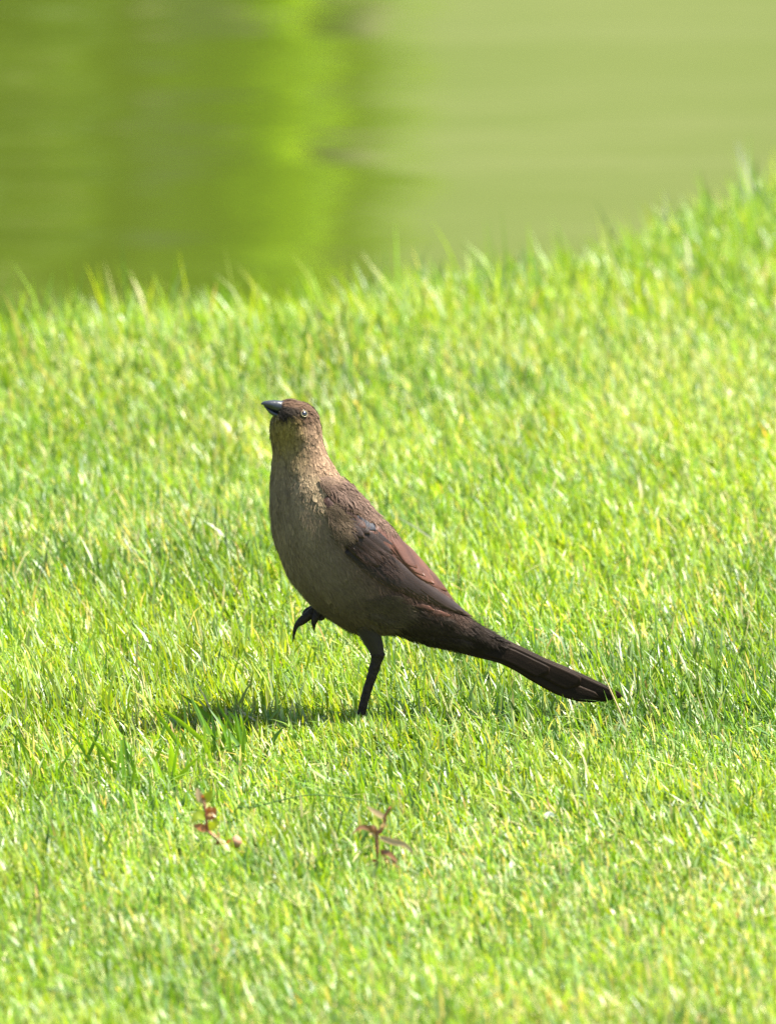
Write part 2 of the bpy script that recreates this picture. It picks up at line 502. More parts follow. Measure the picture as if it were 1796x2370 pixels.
def fringe():
    n = 7000
    x = RNG.uniform(-1.0, 1.0, n)
    y = edge_y(x) + RNG.normal(-0.10, 0.22, n)
    L = RNG.uniform(0.030, 0.066, n) * np.where(RNG.random(n) < 0.12, 1.5, 1) * (0.7 + 0.7 * vnoise(x, y, 6, 21))
    W = RNG.uniform(0.0016, 0.0032, n)
    c = blade_colours(x, y, 0.02)
    return blades('bank_grass', x, y, L, W, np.abs(RNG.normal(0.15, 0.22, n)), np.where(RNG.random(n) < 0.6, RNG.normal(math.pi, 0.8, n), RNG.uniform(0, 6.28, n)), np.abs(RNG.normal(0.3, 0.3, n)), c)
def emergent():
    n = 220
    x = RNG.uniform(-0.9, 0.9, n)
    y = edge_y(x) + RNG.normal(0.02, 0.08, n)
    L = RNG.uniform(0.055, 0.10, n)
    W = RNG.uniform(0.0022, 0.0036, n)
    c = blade_colours(x, y, 0.06)
    return blades('emergent_grass', x, y, L, W, np.abs(RNG.normal(0.2, 0.25, n)), np.where(RNG.random(n) < 0.75, RNG.normal(math.pi, 0.7, n), RNG.uniform(0, 6.28, n)), np.abs(RNG.normal(0.2, 0.25, n)), c, twist=RNG.normal(1.2, .5, n))
tag(emergent(), 'scattered taller blades rising above the grass at the pond edge', 'grass', kind='stuff')
tag(fringe(), 'longer uneven grass along the edge of the pond', 'grass', kind='stuff')

def outer():
    n = 60000
    r = 1.0 + 5 * RNG.random(n) ** 0.7
    a = RNG.uniform(0, 6.283, n)
    x, y = r * np.cos(a), r * np.sin(a) * 1.3
    k = (y < edge_y(x) + 0.5) & ((np.abs(x) > 0.98) | (y < -1.98))
    x, y = x[k], y[k]; n = len(x)
    return blades('outlying_lawn_grass', x, y, RNG.uniform(0.018, 0.035, n), RNG.uniform(0.004, 0.007, n), np.abs(RNG.normal(.35, .3, n)), RNG.uniform(0, 6.28, n), np.abs(RNG.normal(.4, .4, n)), blade_colours(x, y, .04))
tag(outer(), 'lawn grass stretching away on either side of the bird', 'grass', kind='stuff')

# ------------------------------------------------------------------ bird
YAW = R(9)
ZS = 1.972
BX, BY0 = 833, 1680
def L2(zx, zy, y=0.0):
    px, py = 600 + zx / ZS, 900 + zy / ZS
    return Vector(((px - BX) / 3000 / math.cos(YAW), y, (BY0 - py) / 3000 / math.cos(DEP)))
bird = empty('grackle', ((BX - 898) / 3000, 0, 0), YAW)
tag(bird, 'brown long-tailed bird standing on one leg on the lawn, head raised', 'bird')

# stations: throat/belly side (F), crown/back side (B) on the 1.972x sketch grid, half width mm
ST = [((84, 118), (96, 52), 5.5), ((66, 140), (150, 46), 10.5), ((57, 160), (215, 60), 13.2), ((54, 178), (258, 102), 14.4),
      ((56, 205), (280, 165), 15.0), ((64, 255), (292, 235), 15.4), ((68, 300), (312, 305), 16.6), ((62, 365), (346, 366), 19.5),
      ((55, 440), (388, 420), 23.0), ((56, 530), (448, 484), 26.5), ((66, 630), (512, 562), 29.0), ((92, 735), (582, 640), 30.5),
      ((140, 850), (658, 724), 31.0), ((215, 950), (738, 812), 30.0), ((320, 1042), (802, 880), 27.5), ((430, 1104), (852, 946), 24.0),
      ((530, 1112), (890, 1000), 20.5), ((640, 1128), (935, 1046), 17.0), ((760, 1168), (990, 1086), 13.0), ((900, 1203), (1080, 1146), 8.5), ((1000, 1228), (1150, 1190), 4.5)]
rows = []
for f, b_, hw in ST:
    F_, B_ = L2(*f), L2(*b_)
    rows.append([F_.x, F_.z, B_.x, B_.z, hw / 1000])
NU, NV = 150, 80
S = crom(rows, NU)
U_IDX = np.linspace(0, len(ST) - 1, NU)
va = np.linspace(0, 2 * math.pi, NV, endpoint=False)
ce, se = np.cos(va), np.sin(va)
ex = 0.92
ce = np.sign(ce) * np.abs(ce) ** ex; se = np.sign(se) * np.abs(se) ** ex
cxm, czm = (S[:, 0] + S[:, 2]) / 2, (S[:, 1] + S[:, 3]) / 2
hx, hz = (S[:, 2] - S[:, 0]) / 2, (S[:, 3] - S[:, 1]) / 2
BP = np.empty((NU, NV, 3))
BP[:, :, 0] = cxm[:, None] + hx[:, None] * ce[None]
BP[:, :, 2] = czm[:, None] + hz[:, None] * ce[None]
BP[:, :, 1] = -S[:, 4][:, None] * se[None]                   # v = 90 deg faces the camera side
# soft lumps so that the outline is not lathe-clean
un = U_IDX[:, None] * np.ones(NV)[None]
lump = (vnoise(un, np.cos(va)[None] * 3 + np.sin(va)[None] * 5, 1.3, 3) - 0.5) * 0.0022 + (vnoise(un, va[None] * 4, 4, 4) - 0.5) * 0.0008
dU = np.gradient(BP, axis=0)
dV = (np.roll(BP, -1, 1) - np.roll(BP, 1, 1))
BN = np.cross(dU, dV)
BN /= np.linalg.norm(BN, axis=2)[:, :, None] + 1e-12
cen = np.stack([cxm, np.zeros(NU), czm], -1)[:, None, :]
if np.mean(np.sum(BN * (BP - cen), 2)) < 0: BN = -BN
BP = BP + BN * lump[:, :, None]
BT = dU / (np.linalg.norm(dU, axis=2)[:, :, None] + 1e-12)

def body_colour(u, c, s):
    """plumage colour by station u, c = +1 back .. -1 breast, s = side"""
    u = np.asarray(u, float); c = np.asarray(c, float)
    lerp = lambda a, b, t: np.array(a)[None] * (1 - t[:, None]) + np.array(b)[None] * t[:, None]
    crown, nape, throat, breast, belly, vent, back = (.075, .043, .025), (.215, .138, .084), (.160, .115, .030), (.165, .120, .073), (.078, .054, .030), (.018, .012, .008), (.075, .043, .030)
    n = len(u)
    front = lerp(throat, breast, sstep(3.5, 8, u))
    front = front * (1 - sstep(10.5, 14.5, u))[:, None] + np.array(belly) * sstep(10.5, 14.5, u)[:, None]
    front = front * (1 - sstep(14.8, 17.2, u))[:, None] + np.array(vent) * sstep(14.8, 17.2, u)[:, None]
    rear = lerp(crown, nape, sstep(2.4, 4.5, u))  # nape lightened so that its sunlit gleam sits in the colour
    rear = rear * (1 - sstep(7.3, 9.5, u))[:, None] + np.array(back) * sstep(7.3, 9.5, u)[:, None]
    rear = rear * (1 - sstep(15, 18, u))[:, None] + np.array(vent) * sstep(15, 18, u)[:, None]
    k = sstep(-0.35, 0.45, c)
    col = front * (1 - k)[:, None] + rear * k[:, None]
    gleam_patch = sstep(6.3, 7.4, u) * sstep(10.6, 9.2, u) * np.exp(-((c - .12) / .38) ** 2)      # paler shoulder side, its sunlit gleam mixed into the colour
    col = col * (1 - gleam_patch)[:, None] + np.array((.215, .155, .090)) * gleam_patch[:, None]
    lore = sstep(2.7, 1.6, u) * sstep(0.62, 0.35, c) * sstep(-0.75, -0.35, c)     # dark mask between bill and eye
    col = col * (1 - lore)[:, None] + np.array((.025, .018, .012)) * lore[:, None]
    return col
cc = np.tile(np.cos(va)[None], (NU, 1)); ss = np.tile(np.sin(va)[None], (NU, 1))
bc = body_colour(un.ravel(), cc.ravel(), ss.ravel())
bi = np.arange(NU * NV).reshape(NU, NV)
faces = [(int(bi[i, j]), int(bi[i, (j + 1) % NV]), int(bi[i + 1, (j + 1) % NV]), int(bi[i + 1, j])) for i in range(NU - 1) for j in range(NV)]
faces.append(tuple(int(k) for k in bi[0][::-1])); faces.append(tuple(int(k) for k in bi[-1]))
PLUME = plume_mat('plumage', streak=420, amount=0.26, rough=0.8, spec=0.12, sheen=0.06, relief=.08)
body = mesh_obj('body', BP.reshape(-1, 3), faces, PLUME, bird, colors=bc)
BVH = BVHTree.FromPolygons([tuple(v) for v in BP.reshape(-1, 3)], faces)

VIEW = Vector((math.sin(YAW) * math.cos(DEP), math.cos(YAW) * math.cos(DEP), -math.sin(DEP)))   # camera direction in the bird's own frame
SIDE_ON = Vector((0, 1, 0))
def drape(zx, zy, off=0.001, far=False):
    p = L2(zx, zy)
    VW = SIDE_ON if far else VIEW
    if far: p.x -= .0015; p.z -= .0022; off *= .3
    hit, nrm, fi, d = BVH.ray_cast(p - VW * 0.3, VW)
    if hit is None:
        hit, nrm, fi, d = BVH.find_nearest(p)
        if nrm.dot(p - hit) < 0: nrm = -nrm
        return hit + nrm * min(off, .0025)
    if nrm.dot(VW) > 0: nrm = -nrm
    return hit + nrm * off

# --- contour feathers over the body
def contour(n, seed=2):
    g = np.random.default_rng(seed)
    area = np.linalg.norm(np.cross(dU, dV), axis=2)
    area[:2] = 0; area[-6:] = 0
    w = area.copy(); w[un < 8] *= 2.4
    w = (w / w.sum()).ravel()
    k = g.choice(NU * NV, n, p=w)
    iu, iv = np.divmod(k, NV)
    P = BP[iu, iv] + BT[iu, iv] * g.normal(0, .0012, (n, 1)); N = BN[iu, iv]; T = BT[iu, iv]
    side = np.cross(N, T); side /= np.linalg.norm(side, axis=1)[:, None]
    rot = g.normal(0, 0.16, n)[:, None]
    T2 = T * np.cos(rot) + side * np.sin(rot); S2 = np.cross(N, T2)
    u = U_IDX[iu]; c = np.cos(va)[iv]; s_ = np.sin(va)[iv]
    Lf = np.interp(u, [0, 3, 6, 9, 14, 20], [.0020, .0028, .0040, .0066, .0095, .010]) * g.uniform(.75, 1.3, n)
    Wf = Lf * 0.33
    lift = Lf * g.uniform(.01, .05, n) * np.where((u > 2.5) & (u < 9) & (c > -.4), 2.8, 0.9)
    col = body_colour(u, c, s_) * np.where(((u > 2.5) & (u < 9) & (c > -.3))[:, None], g.uniform(.48, 1.5, (n, 1)), g.uniform(.84, 1.16, (n, 1)))  # neck mottling, with the sheen of sunlit feather edges put into the tint
    tt = np.array([0, .35, .75, 1.0]); ww = np.array([.35, 1, .8, 0.05])
    Vv = np.empty((n, 12, 3)); Cc = np.empty((n, 12, 3))
    for r_ in range(4):
        for c_ in range(3):
            sgn = c_ - 1
            jag = 1 if sgn == 0 else (0.92 if r_ == 3 else 1)
            h = lift * tt[r_] ** 1.3 + 0.0003 - (abs(sgn) * Wf * 0.22 * ww[r_])
            Vv[:, r_ * 3 + c_] = P + T2 * (Lf * tt[r_] * jag)[:, None] + S2 * (Wf * ww[r_] * sgn)[:, None] + N * h[:, None]
            Cc[:, r_ * 3 + c_] = col * (1.0 + np.where(u < 9, .26, .10)[:, None] * (r_ == 3) - np.where(u < 9, .14, .05)[:, None] * (r_ < 2))
    lp, st, to = repeat_faces([(i * 3 + j, i * 3 + j + 1, i * 3 + j + 4, i * 3 + j + 3) for i in range(3) for j in range(2)], 12, n)
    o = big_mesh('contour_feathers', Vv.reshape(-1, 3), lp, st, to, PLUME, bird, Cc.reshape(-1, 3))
    o['kind'] = 'stuff'
    # loose barbs that soften the outline
    m = n * 5
    w = w.reshape(NU, NV).copy(); w[un < 8.5] *= .4; w = (w / w.sum()).ravel()
    k = g.choice(NU * NV, m, p=w); iu, iv = np.divmod(k, NV)
    P = BP[iu, iv] + BT[iu, iv] * g.normal(0, .002, (m, 1)); N = BN[iu, iv]; T = BT[iu, iv]
    side = np.cross(N, T); side /= np.linalg.norm(side, axis=1)[:, None]
    rot = g.normal(0, 0.3, m)[:, None]; T2 = T * np.cos(rot) + side * np.sin(rot); S2 = np.cross(N, T2)
    u = U_IDX[iu]; c = np.cos(va)[iv]
    Lb = np.interp(u, [0, 3, 6, 9, 14, 20], [.0018, .0030, .0052, .0080, .0105, .011]) * g.uniform(.7, 1.3, m)
    wb = .00013 + .00010 * g.random(m)
    lf = Lb * g.uniform(.05, .24, m)
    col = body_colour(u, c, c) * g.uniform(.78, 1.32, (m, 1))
    Vv = np.stack([P - S2 * wb[:, None], P + S2 * wb[:, None], P + T2 * (Lb * .6)[:, None] + N * (lf * .5)[:, None] + S2 * (wb * .8)[:, None],
                   P + T2 * (Lb * .6)[:, None] + N * (lf * .5)[:, None] - S2 * (wb * .8)[:, None], P + T2 * Lb[:, None] + N * lf[:, None]], 1)
    lp, st, to = repeat_faces([(0, 1, 2, 3), (3, 2, 4)], 5, m)
    o = big_mesh('feather_barbs', Vv.reshape(-1, 3), lp, st, to, PLUME, bird, np.repeat(col, 5, axis=0))
    o['kind'] = 'stuff'
contour(14000)

# --- a single quill feather draped on the body
COLS = (-1, -.74, -.40, 0, .40, .74, 1)
def vane(base, nl, edge):
    """vane colour per vertex: plain web, paler worn edge, dark shaft"""
    c = []
    k0 = random.uniform(.85, 1.15)
    for i in range(nl + 1):
        for j in range(7):
            k = k0 * (edge if j in (0, 6) or i == nl else (.7 if j == 3 else 1.0))
            c.append([b_ * k for b_ in base])
    return np.array(c)
def feather(name, root, tip, w, off0, off1, mat, parent, bend=0.0, tipround=0.5, mirror=False, nl=12, camber=.0003, wroot=.45):
    root, tip = np.array(root, float), np.array(tip, float)
    d = tip - root; n_ = np.array([-d[1], d[0]]); ln = np.hypot(*d); n_ /= ln
    Vv, Ff = [], []
    for i in range(nl + 1):
        t = i / nl
        wt = (wroot + (1 - wroot) * min(1, t / .45) ** .8)
        if t > tipround: wt *= math.sqrt(max(0.0, 1 - ((t - tipround) / (1 - tipround)) ** 2.4)) + .02
        c0 = root + d * t + n_ * bend * ln * math.sin(math.pi * t)
        for j in range(7):
            s_ = COLS[j]
            jit = 0 if j == 3 else random.uniform(-.5, .5)
            p2 = c0 + n_ * (s_ * w / 2 * wt + jit)
            off = off0 + (off1 - off0) * t + camber * (1 - s_ * s_) + (.0002 if j == 3 else 0)
            p = drape(p2[0], p2[1], off, mirror)
            if mirror: p.y = -p.y
            Vv.append(p)
    # relax across the length so that the blade stays stiff
    A = np.array([tuple(v) for v in Vv]).reshape(nl + 1, 7, 3)
    for _ in range(3):
        A[1:-1] = A[1:-1] * .5 + (A[:-2] + A[2:]) * .25
    Vv = A.reshape(-1, 3)
    for i in range(nl):
        for j in range(6):
            a = i * 7 + j
            Ff.append((a, a + 1, a + 8, a + 7) if not mirror else (a, a + 7, a + 8, a + 1))
    o = mesh_obj(name, Vv, Ff, mat[0], parent, colors=vane(mat[1], nl, mat[2]))
    sm = o.modifiers.new('thickness', 'SOLIDIFY'); sm.thickness = .0003; sm.offset = 0
    return o

QUILL = plume_mat('quill_satin', None, rough=.50, spec=.20, sheen=.0, streak=1100, amount=.35)
SOFT = plume_mat('covert_soft', None, rough=.7, spec=.12, sheen=.03, streak=900, amount=.4)
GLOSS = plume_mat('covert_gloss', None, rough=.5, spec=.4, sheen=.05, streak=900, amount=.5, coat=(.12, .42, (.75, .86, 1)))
TAILQ = plume_mat('tail_satin', None, rough=.6, spec=.07, sheen=.0, streak=1100, amount=.4)
WING_DK = (QUILL, (.022, .0125, .0085), 2.2)
WING_RED = (QUILL, (.074, .030, .018), 1.5)
WING_COV = (SOFT, (.082, .047, .031), 1.15)
WING_SHEEN = (GLOSS, (.020, .018, .022), 1.5)  # blue-grey sheen spot put into the base colour
WING_MID = (QUILL, (.046, .023, .016), 1.5)
WING_PRIM = (QUILL, (.020, .0115, .0080), 3.2)
TAIL_M = (TAILQ, (.013, .0080, .0050), 1.6)
COVERT_D = (TAILQ, (.022, .0145, .010), 1.15)
WSHELL = plume_mat('wing_shell', (.022, .0125, .0085), rough=.55, spec=.15, sheen=.0, streak=1000, amount=.4)

def loose_barbs(name, poly, n, direction, spread, lens, off, col, parent, mirror):
    """hair-like feather barbs laid over part of the wing"""
    g = random.Random(len(name) + n)
    xs, ys = [p[0] for p in poly], [p[1] for p in poly]
    def inside(x, y):
        c = False
        for i in range(len(poly)):
            (x1, y1), (x2, y2) = poly[i - 1], poly[i]
            if (y1 > y) != (y2 > y) and x < (x2 - x1) * (y - y1) / (y2 - y1) + x1: c = not c
        return c
    V_, F_, C_ = [], [], []
    a0 = math.atan2(direction[1], direction[0])
    while len(V_) < n * 5:
        x, y = g.uniform(min(xs), max(xs)), g.uniform(min(ys), max(ys))
        if not inside(x, y): continue
        a = a0 + g.gauss(0, spread); ln = g.uniform(*lens) * 3000 * ZS
        k = 1.4 + g.random() * .8
        sx, sy = -math.sin(a) * k / 2, math.cos(a) * k / 2
        o1, o2 = off * g.uniform(.75, 1.0), off * g.uniform(1.0, 1.35)
        mx_, my_ = x + math.cos(a) * ln * .5, y + math.sin(a) * ln * .5
        ps = [drape(x - sx, y - sy, o1, mirror), drape(x + sx, y + sy, o1, mirror), drape(mx_ + sx, my_ + sy, (o1 + o2) / 2, mirror), drape(mx_ - sx, my_ - sy, (o1 + o2) / 2, mirror), drape(x + math.cos(a + .1) * ln, y + math.sin(a + .1) * ln, o2, mirror)]
        b = len(V_)
        for p in ps:
            if mirror: p.y = -p.y
            V_.append(p)
        F_ += [(b, b + 1, b + 2, b + 3), (b + 3, b + 2, b + 4)]
        t = g.uniform(.75, 1.3)
        C_ += [[c_ * t for c_ in col]] * 5
    o = mesh_obj(name, V_, F_, SOFT, parent, colors=np.array(C_))
    o['kind'] = 'stuff'

LOWER = [(282, 455), (312, 565), (372, 692), (450, 790), (560, 882), (640, 930), (740, 968), (850, 1012), (955, 1062)]
UPPER = [(372, 418), (452, 490), (520, 566), (596, 646), (700, 760), (780, 846), (850, 930), (905, 1008), (972, 1068)]
def wing(mirror):
    lo, up = crom(LOWER, 40), crom(UPPER, 40)
    Vv, Ff = [], []
    m = 12
    for i in range(40):
        for j in range(m):
            t = j / (m - 1)
            p2 = lo[i] * (1 - t) + up[i] * t
            e = min(i / 5, (39 - i) / 12, 1)
            p = drape(p2[0], p2[1], -.0012 + .0024 * min(1, i / 7) + .0016 * math.sin(math.pi * min(1, t * 1.05)) * e, mirror)
            if mirror: p.y = -p.y
            Vv.append(p)
    for i in range(39):
        for j in range(m - 1):
            a = i * m + j
            Ff.append((a, a + 1, a + m + 1, a + m) if mirror else (a, a + m, a + m + 1, a + 1))
    w = mesh_obj('wing', Vv, Ff, WSHELL, bird)
    s_ = w.modifiers.new('thickness', 'SOLIDIFY'); s_.thickness = .0012; s_.offset = -1
    fe = lambda *a, **k: feather(*a, mirror=mirror, **k)
    # primaries: long, dark, tips stepping back towards the tail
    for i in range(7):
        fe('primary_feather', (395 + 18 * i, 735 - 10 * i), (700 + 44 * i, 944 + 20 * i), 46, .0014 + .0002 * i, .0014 + .0003 * i, WING_PRIM, w, bend=.045, tipround=.72, nl=14)
    # secondaries and tertials: rufous brown panel on the back
    for i in range(6):
        fe('secondary_feather', (450 + 22 * i, 655 - 8 * i), (905 - 30 * i - (i > 2) * 10 * i, 1012 - 36 * i), 78, .0028 + .0002 * i, .0024 + .0003 * i, WING_RED, w, bend=-.015 - .004 * i, tipround=.70, nl=14)
    # greater coverts
    for i in range(8):
        fe('greater_covert', (372 + 20 * i, 668 - 19 * i), (540 + 20 * i, 815 - 18 * i), 56, .0028 + .0001 * i, .0032, WING_DK if i < 5 else WING_RED, w, tipround=.6, nl=8)
    # median coverts, one with a bluish sheen in its colour
    for i in range(6):
        fe('median_covert', (372 + 22 * i, 606 - 10 * i), (448 + 24 * i, 694 - 12 * i), 56, .0032, .0037, WING_SHEEN if i == 3 else WING_DK, w, tipround=.5, nl=6)
    # lesser coverts on the bend of the wing
    k = 0
    for r_ in range(3):
        for i in range(5):
            x = 300 + 36 * r_ + 33 * i + (k % 3) * 4; y = 496 + 44 * r_ - 18 * i + (k % 2) * 5
            fe('lesser_covert', (x, y), (x + 62, y + 76), 54, .0014 + .0008 * r_, .0038, WING_MID if r_ == 0 or i < 2 else WING_COV, w, tipround=.45, nl=5)
            k += 1
    # scapulars hanging over the shoulder
    for i in range(9):
        x, y = 300 + 23 * i, 440 + 14 * i
        fe('scapular_feather', (x, y), (x + 96 + 4 * i, y + 104 + 4 * i), 60, .0010 + .0003 * i, .0040 + .0002 * (i % 3), WING_COV, w, tipround=.5, nl=7)
    loose_barbs('shoulder_barbs', [(300, 440), (380, 428), (520, 575), (600, 660), (585, 672), (450, 570), (350, 505)], 800, (.75, .78), .22, (.006, .013), .0042, (.100, .062, .043), w, mirror)
    loose_barbs('flank_tuft_barbs', [(300, 540), (340, 520), (395, 600), (405, 680), (350, 690), (318, 620)], 900, (.8, .62), .35, (.006, .011), .0040, (.088, .060, .036), w, mirror)
    loose_barbs('neck_edge_barbs', [(262, 400), (380, 405), (410, 445), (340, 450), (285, 450)], 500, (.68, .80), .22, (.005, .010), .0030, (.125, .080, .052), w, mirror)
    loose_barbs('wing_panel_barbs', [(380, 690), (450, 690), (600, 760), (640, 860), (540, 850), (430, 760)], 120, (.78, .66), .10, (.006, .014), .0042, (.026, .0145, .010), w, mirror)
    return w
wing(False)
wing(True)

# --- tail: long graduated feathers stacked into a narrow keel
TOP = crom([(880, 1000), (980, 1074), (1100, 1148), (1200, 1198), (1300, 1250), (1400, 1294), (1500, 1342), (1590, 1388), (1668, 1430)], 60)
BOT = crom([(800, 1180), (900, 1208), (1000, 1238), (1100, 1266), (1180, 1306), (1280, 1370), (1380, 1424), (1500, 1458), (1655, 1452)], 60)
def tail_pt(t, f):
    k = min(t, 1) * 59; i = min(int(k), 58); r_ = k - i
    a = TOP[i] * (1 - r_) + TOP[i + 1] * r_; b_ = BOT[i] * (1 - r_) + BOT[i + 1] * r_
    return a * (1 - f) + b_ * f
# (upper fraction, lower fraction, end) from the centre of the tail to its outermost, shortest feather
VANES = [(.0, .82, 1.0), (.18, 1.0, .985), (.05, .80, .955), (.42, 1.0, .90), (.10, .74, .765), (.24, .86, .60)]
def tail_feather(i, side):
    fa, fb, te = VANES[i]
    nl, Vv, Ff = 20, [], []
    for k in range(nl + 1):
        t = k / nl
        r_ = 1.0
        if t > .92: r_ = math.sqrt(max(0, 1 - ((t - .92) / .08) ** 2.3)) * .88 + .12
        fm, fh = (fa + fb) / 2, (fb - fa) / 2 * r_
        for j in range(7):
            f_ = fm + fh * COLS[j]
            q2 = tail_pt(.02 + (te - .02) * t, f_)
            p = L2(q2[0] + random.uniform(-.6, .6), q2[1] + random.uniform(-.4, .4))
            y = .0006 + .0007 * i + .0018 * (f_ - .2) * (1 - t * te) * 2 + (.0002 if j == 3 else 0)
            p.y = -y if side > 0 else y
            if side < 0: p.z -= .0012; p.x -= .001
            Vv.append(p)
    for k in range(nl):
        for j in range(6):
            a = k * 7 + j
            Ff.append((a, a + 7, a + 8, a + 1) if side > 0 else (a, a + 1, a + 8, a + 7))
    o = mesh_obj('tail_feather', Vv, Ff, TAIL_M[0], TAIL, colors=vane(TAIL_M[1], nl, TAIL_M[2]))
    m_ = o.modifiers.new('thickness', 'SOLIDIFY'); m_.thickness = .0003; m_.offset = 0
    return o
core = []
for k in range(20):
    t = k / 19 * .5
    a, b_ = tail_pt(t, .25), tail_pt(t, .85)
    core.append((L2(*((a + b_) / 2)), (np.hypot(*(b_ - a)) / 2 / ZS / 3000)))
v, f = tube([c[0] for c in core], [c[1] for c in core], 12, flat=.16)
WSHELL_T = plume_mat('tail_core', (.010, .0065, .0048), rough=.6, spec=.15, sheen=.04)
TAIL = mesh_obj('tail', v, f, WSHELL_T, bird)
for sd in (1, -1):
    for i in range(6):
        tail_feather(i, sd)
# tail coverts and the loose flank tip
for (a, b_, w, m_) in [((640, 1010), (868, 1048), 46, WING_RED), ((655, 1040), (905, 1100), 60, COVERT_D), ((640, 1075), (960, 1160), 70, COVERT_D), ((600, 1100), (880, 1172), 64, COVERT_D), ((700, 990), (790, 1018), 30, WING_RED)]:
    for mr_ in (False, True):
        feather('tail_covert', a, b_, w, .0010, .0020, m_, TAIL, tipround=.6, mirror=mr_, nl=10)

loose_barbs('undertail_barbs', [(560, 1020), (680, 985), (840, 1050), (960, 1130), (900, 1195), (760, 1165), (600, 1108)], 1500, (.9, .42), .18, (.006, .014), .0022, (.024, .016, .011), TAIL, False)
loose_barbs('flank_barbs', [(480, 960), (600, 940), (690, 1000), (690, 1050), (600, 1090), (500, 1090)], 900, (.9, .40), .25, (.006, .012), .0026, (.060, .043, .026), TAIL, False)
# --- bill
BILL = noise_mat('bill_horn', (.012, .014, .016), (.030, .034, .040), 300, rough=.34, bump=.25, spec=.6)
def loft(rings, n, seg=20):
    Rr = crom(rings, n)
    V_, F_ = [], []
    for r_ in Rr:
        top, bot, hw = L2(r_[0], r_[1]), L2(r_[2], r_[3]), max(r_[4], .05) / 1000
        c = (top + bot) / 2; h = (top - bot) / 2
        for k in range(seg):
            a = 2 * math.pi * k / seg
            V_.append(c + h * math.cos(a) + Vector((0, 1, 0)) * hw * math.sin(a))
    for i in range(n - 1):
        for k in range(seg):
            F_.append((i * seg + k, i * seg + (k + 1) % seg, (i + 1) * seg + (k + 1) % seg, (i + 1) * seg + k))
    F_.append(tuple(range(seg))[::-1]); F_.append(tuple(range((n - 1) * seg, n * seg)))
    return V_, F_
v, f = loft([(150, 58, 150, 124, 6.5), (118, 48, 120, 116, 5.8), (80, 43.5, 80, 97, 4.8), (52, 43, 52, 84, 3.6), (28, 46, 30, 70, 2.2), (16, 51, 18, 63, 1.2), (10, 57, 11, 61, .3)], 24)
bill = mesh_obj('bill', v, f, BILL, bird)
v, f = loft([(150, 112, 142, 146, 5.6), (118, 108, 112, 134, 5.2), (80, 95, 76, 119, 4.2), (52, 82, 52, 106, 3.0), (33, 70, 36, 86, 1.8), (22, 64, 24, 71, .8)], 20)
mesh_obj('lower_mandible', v, f, BILL, bill)

# --- eyes
EYE = noise_mat('eye_dark', (.004, .003, .003), (.008, .006, .005), 20, rough=.06, spec=.8)
IRIS = noise_mat('iris_pale', (.17, .14, .075), (.24, .20, .11), 200, rough=.25, spec=.6)
def eye(mirror):
    p = drape(205, 109, 0)
    q1 = drape(198, 103, 0); q2 = drape(212, 103, 0); q3 = drape(205, 119, 0)
    n = (q2 - q1).cross(q3 - q1).normalized()
    if n.dot(VIEW) > 0: n = -n
    ax = n.cross(Vector((0, 0, 1))).normalized(); az = ax.cross(n)
    sg = -1 if mirror else 1
    fix = lambda v_: Vector((v_.x, v_.y * sg, v_.z))
    V_, F_ = [], []
    for i in range(9):
        a = (i / 8) * math.pi * .5
        for k in range(20):
            b_ = 2 * math.pi * k / 20
            V_.append(fix(p - n * .0012 + n * (.0030 * math.cos(a)) + (ax * math.cos(b_) + az * math.sin(b_)) * .0034 * math.sin(a)))
    for i in range(8):
        for k in range(20):
            F_.append((i * 20 + k, i * 20 + (k + 1) % 20, i * 20 + 20 + (k + 1) % 20, i * 20 + 20 + k))
    e = mesh_obj('eye', V_, F_, EYE, bird)
    V_, F_ = [], []
    for k in range(28):
        b_ = 2 * math.pi * k / 28
        for m_ in range(8):
            c_ = 2 * math.pi * m_ / 8
            rr = .00258 + .00034 * math.cos(c_)
            V_.append(fix(p + n * (.00105 + .00042 * math.sin(c_)) + (ax * math.cos(b_) + az * math.sin(b_)) * rr))
    for k in range(28):
        for m_ in range(8):
            F_.append((k * 8 + m_, k * 8 + (m_ + 1) % 8, ((k + 1) % 28) * 8 + (m_ + 1) % 8, ((k + 1) % 28) * 8 + m_))
    mesh_obj('iris', V_, F_, IRIS, e)
eye(False); eye(True)

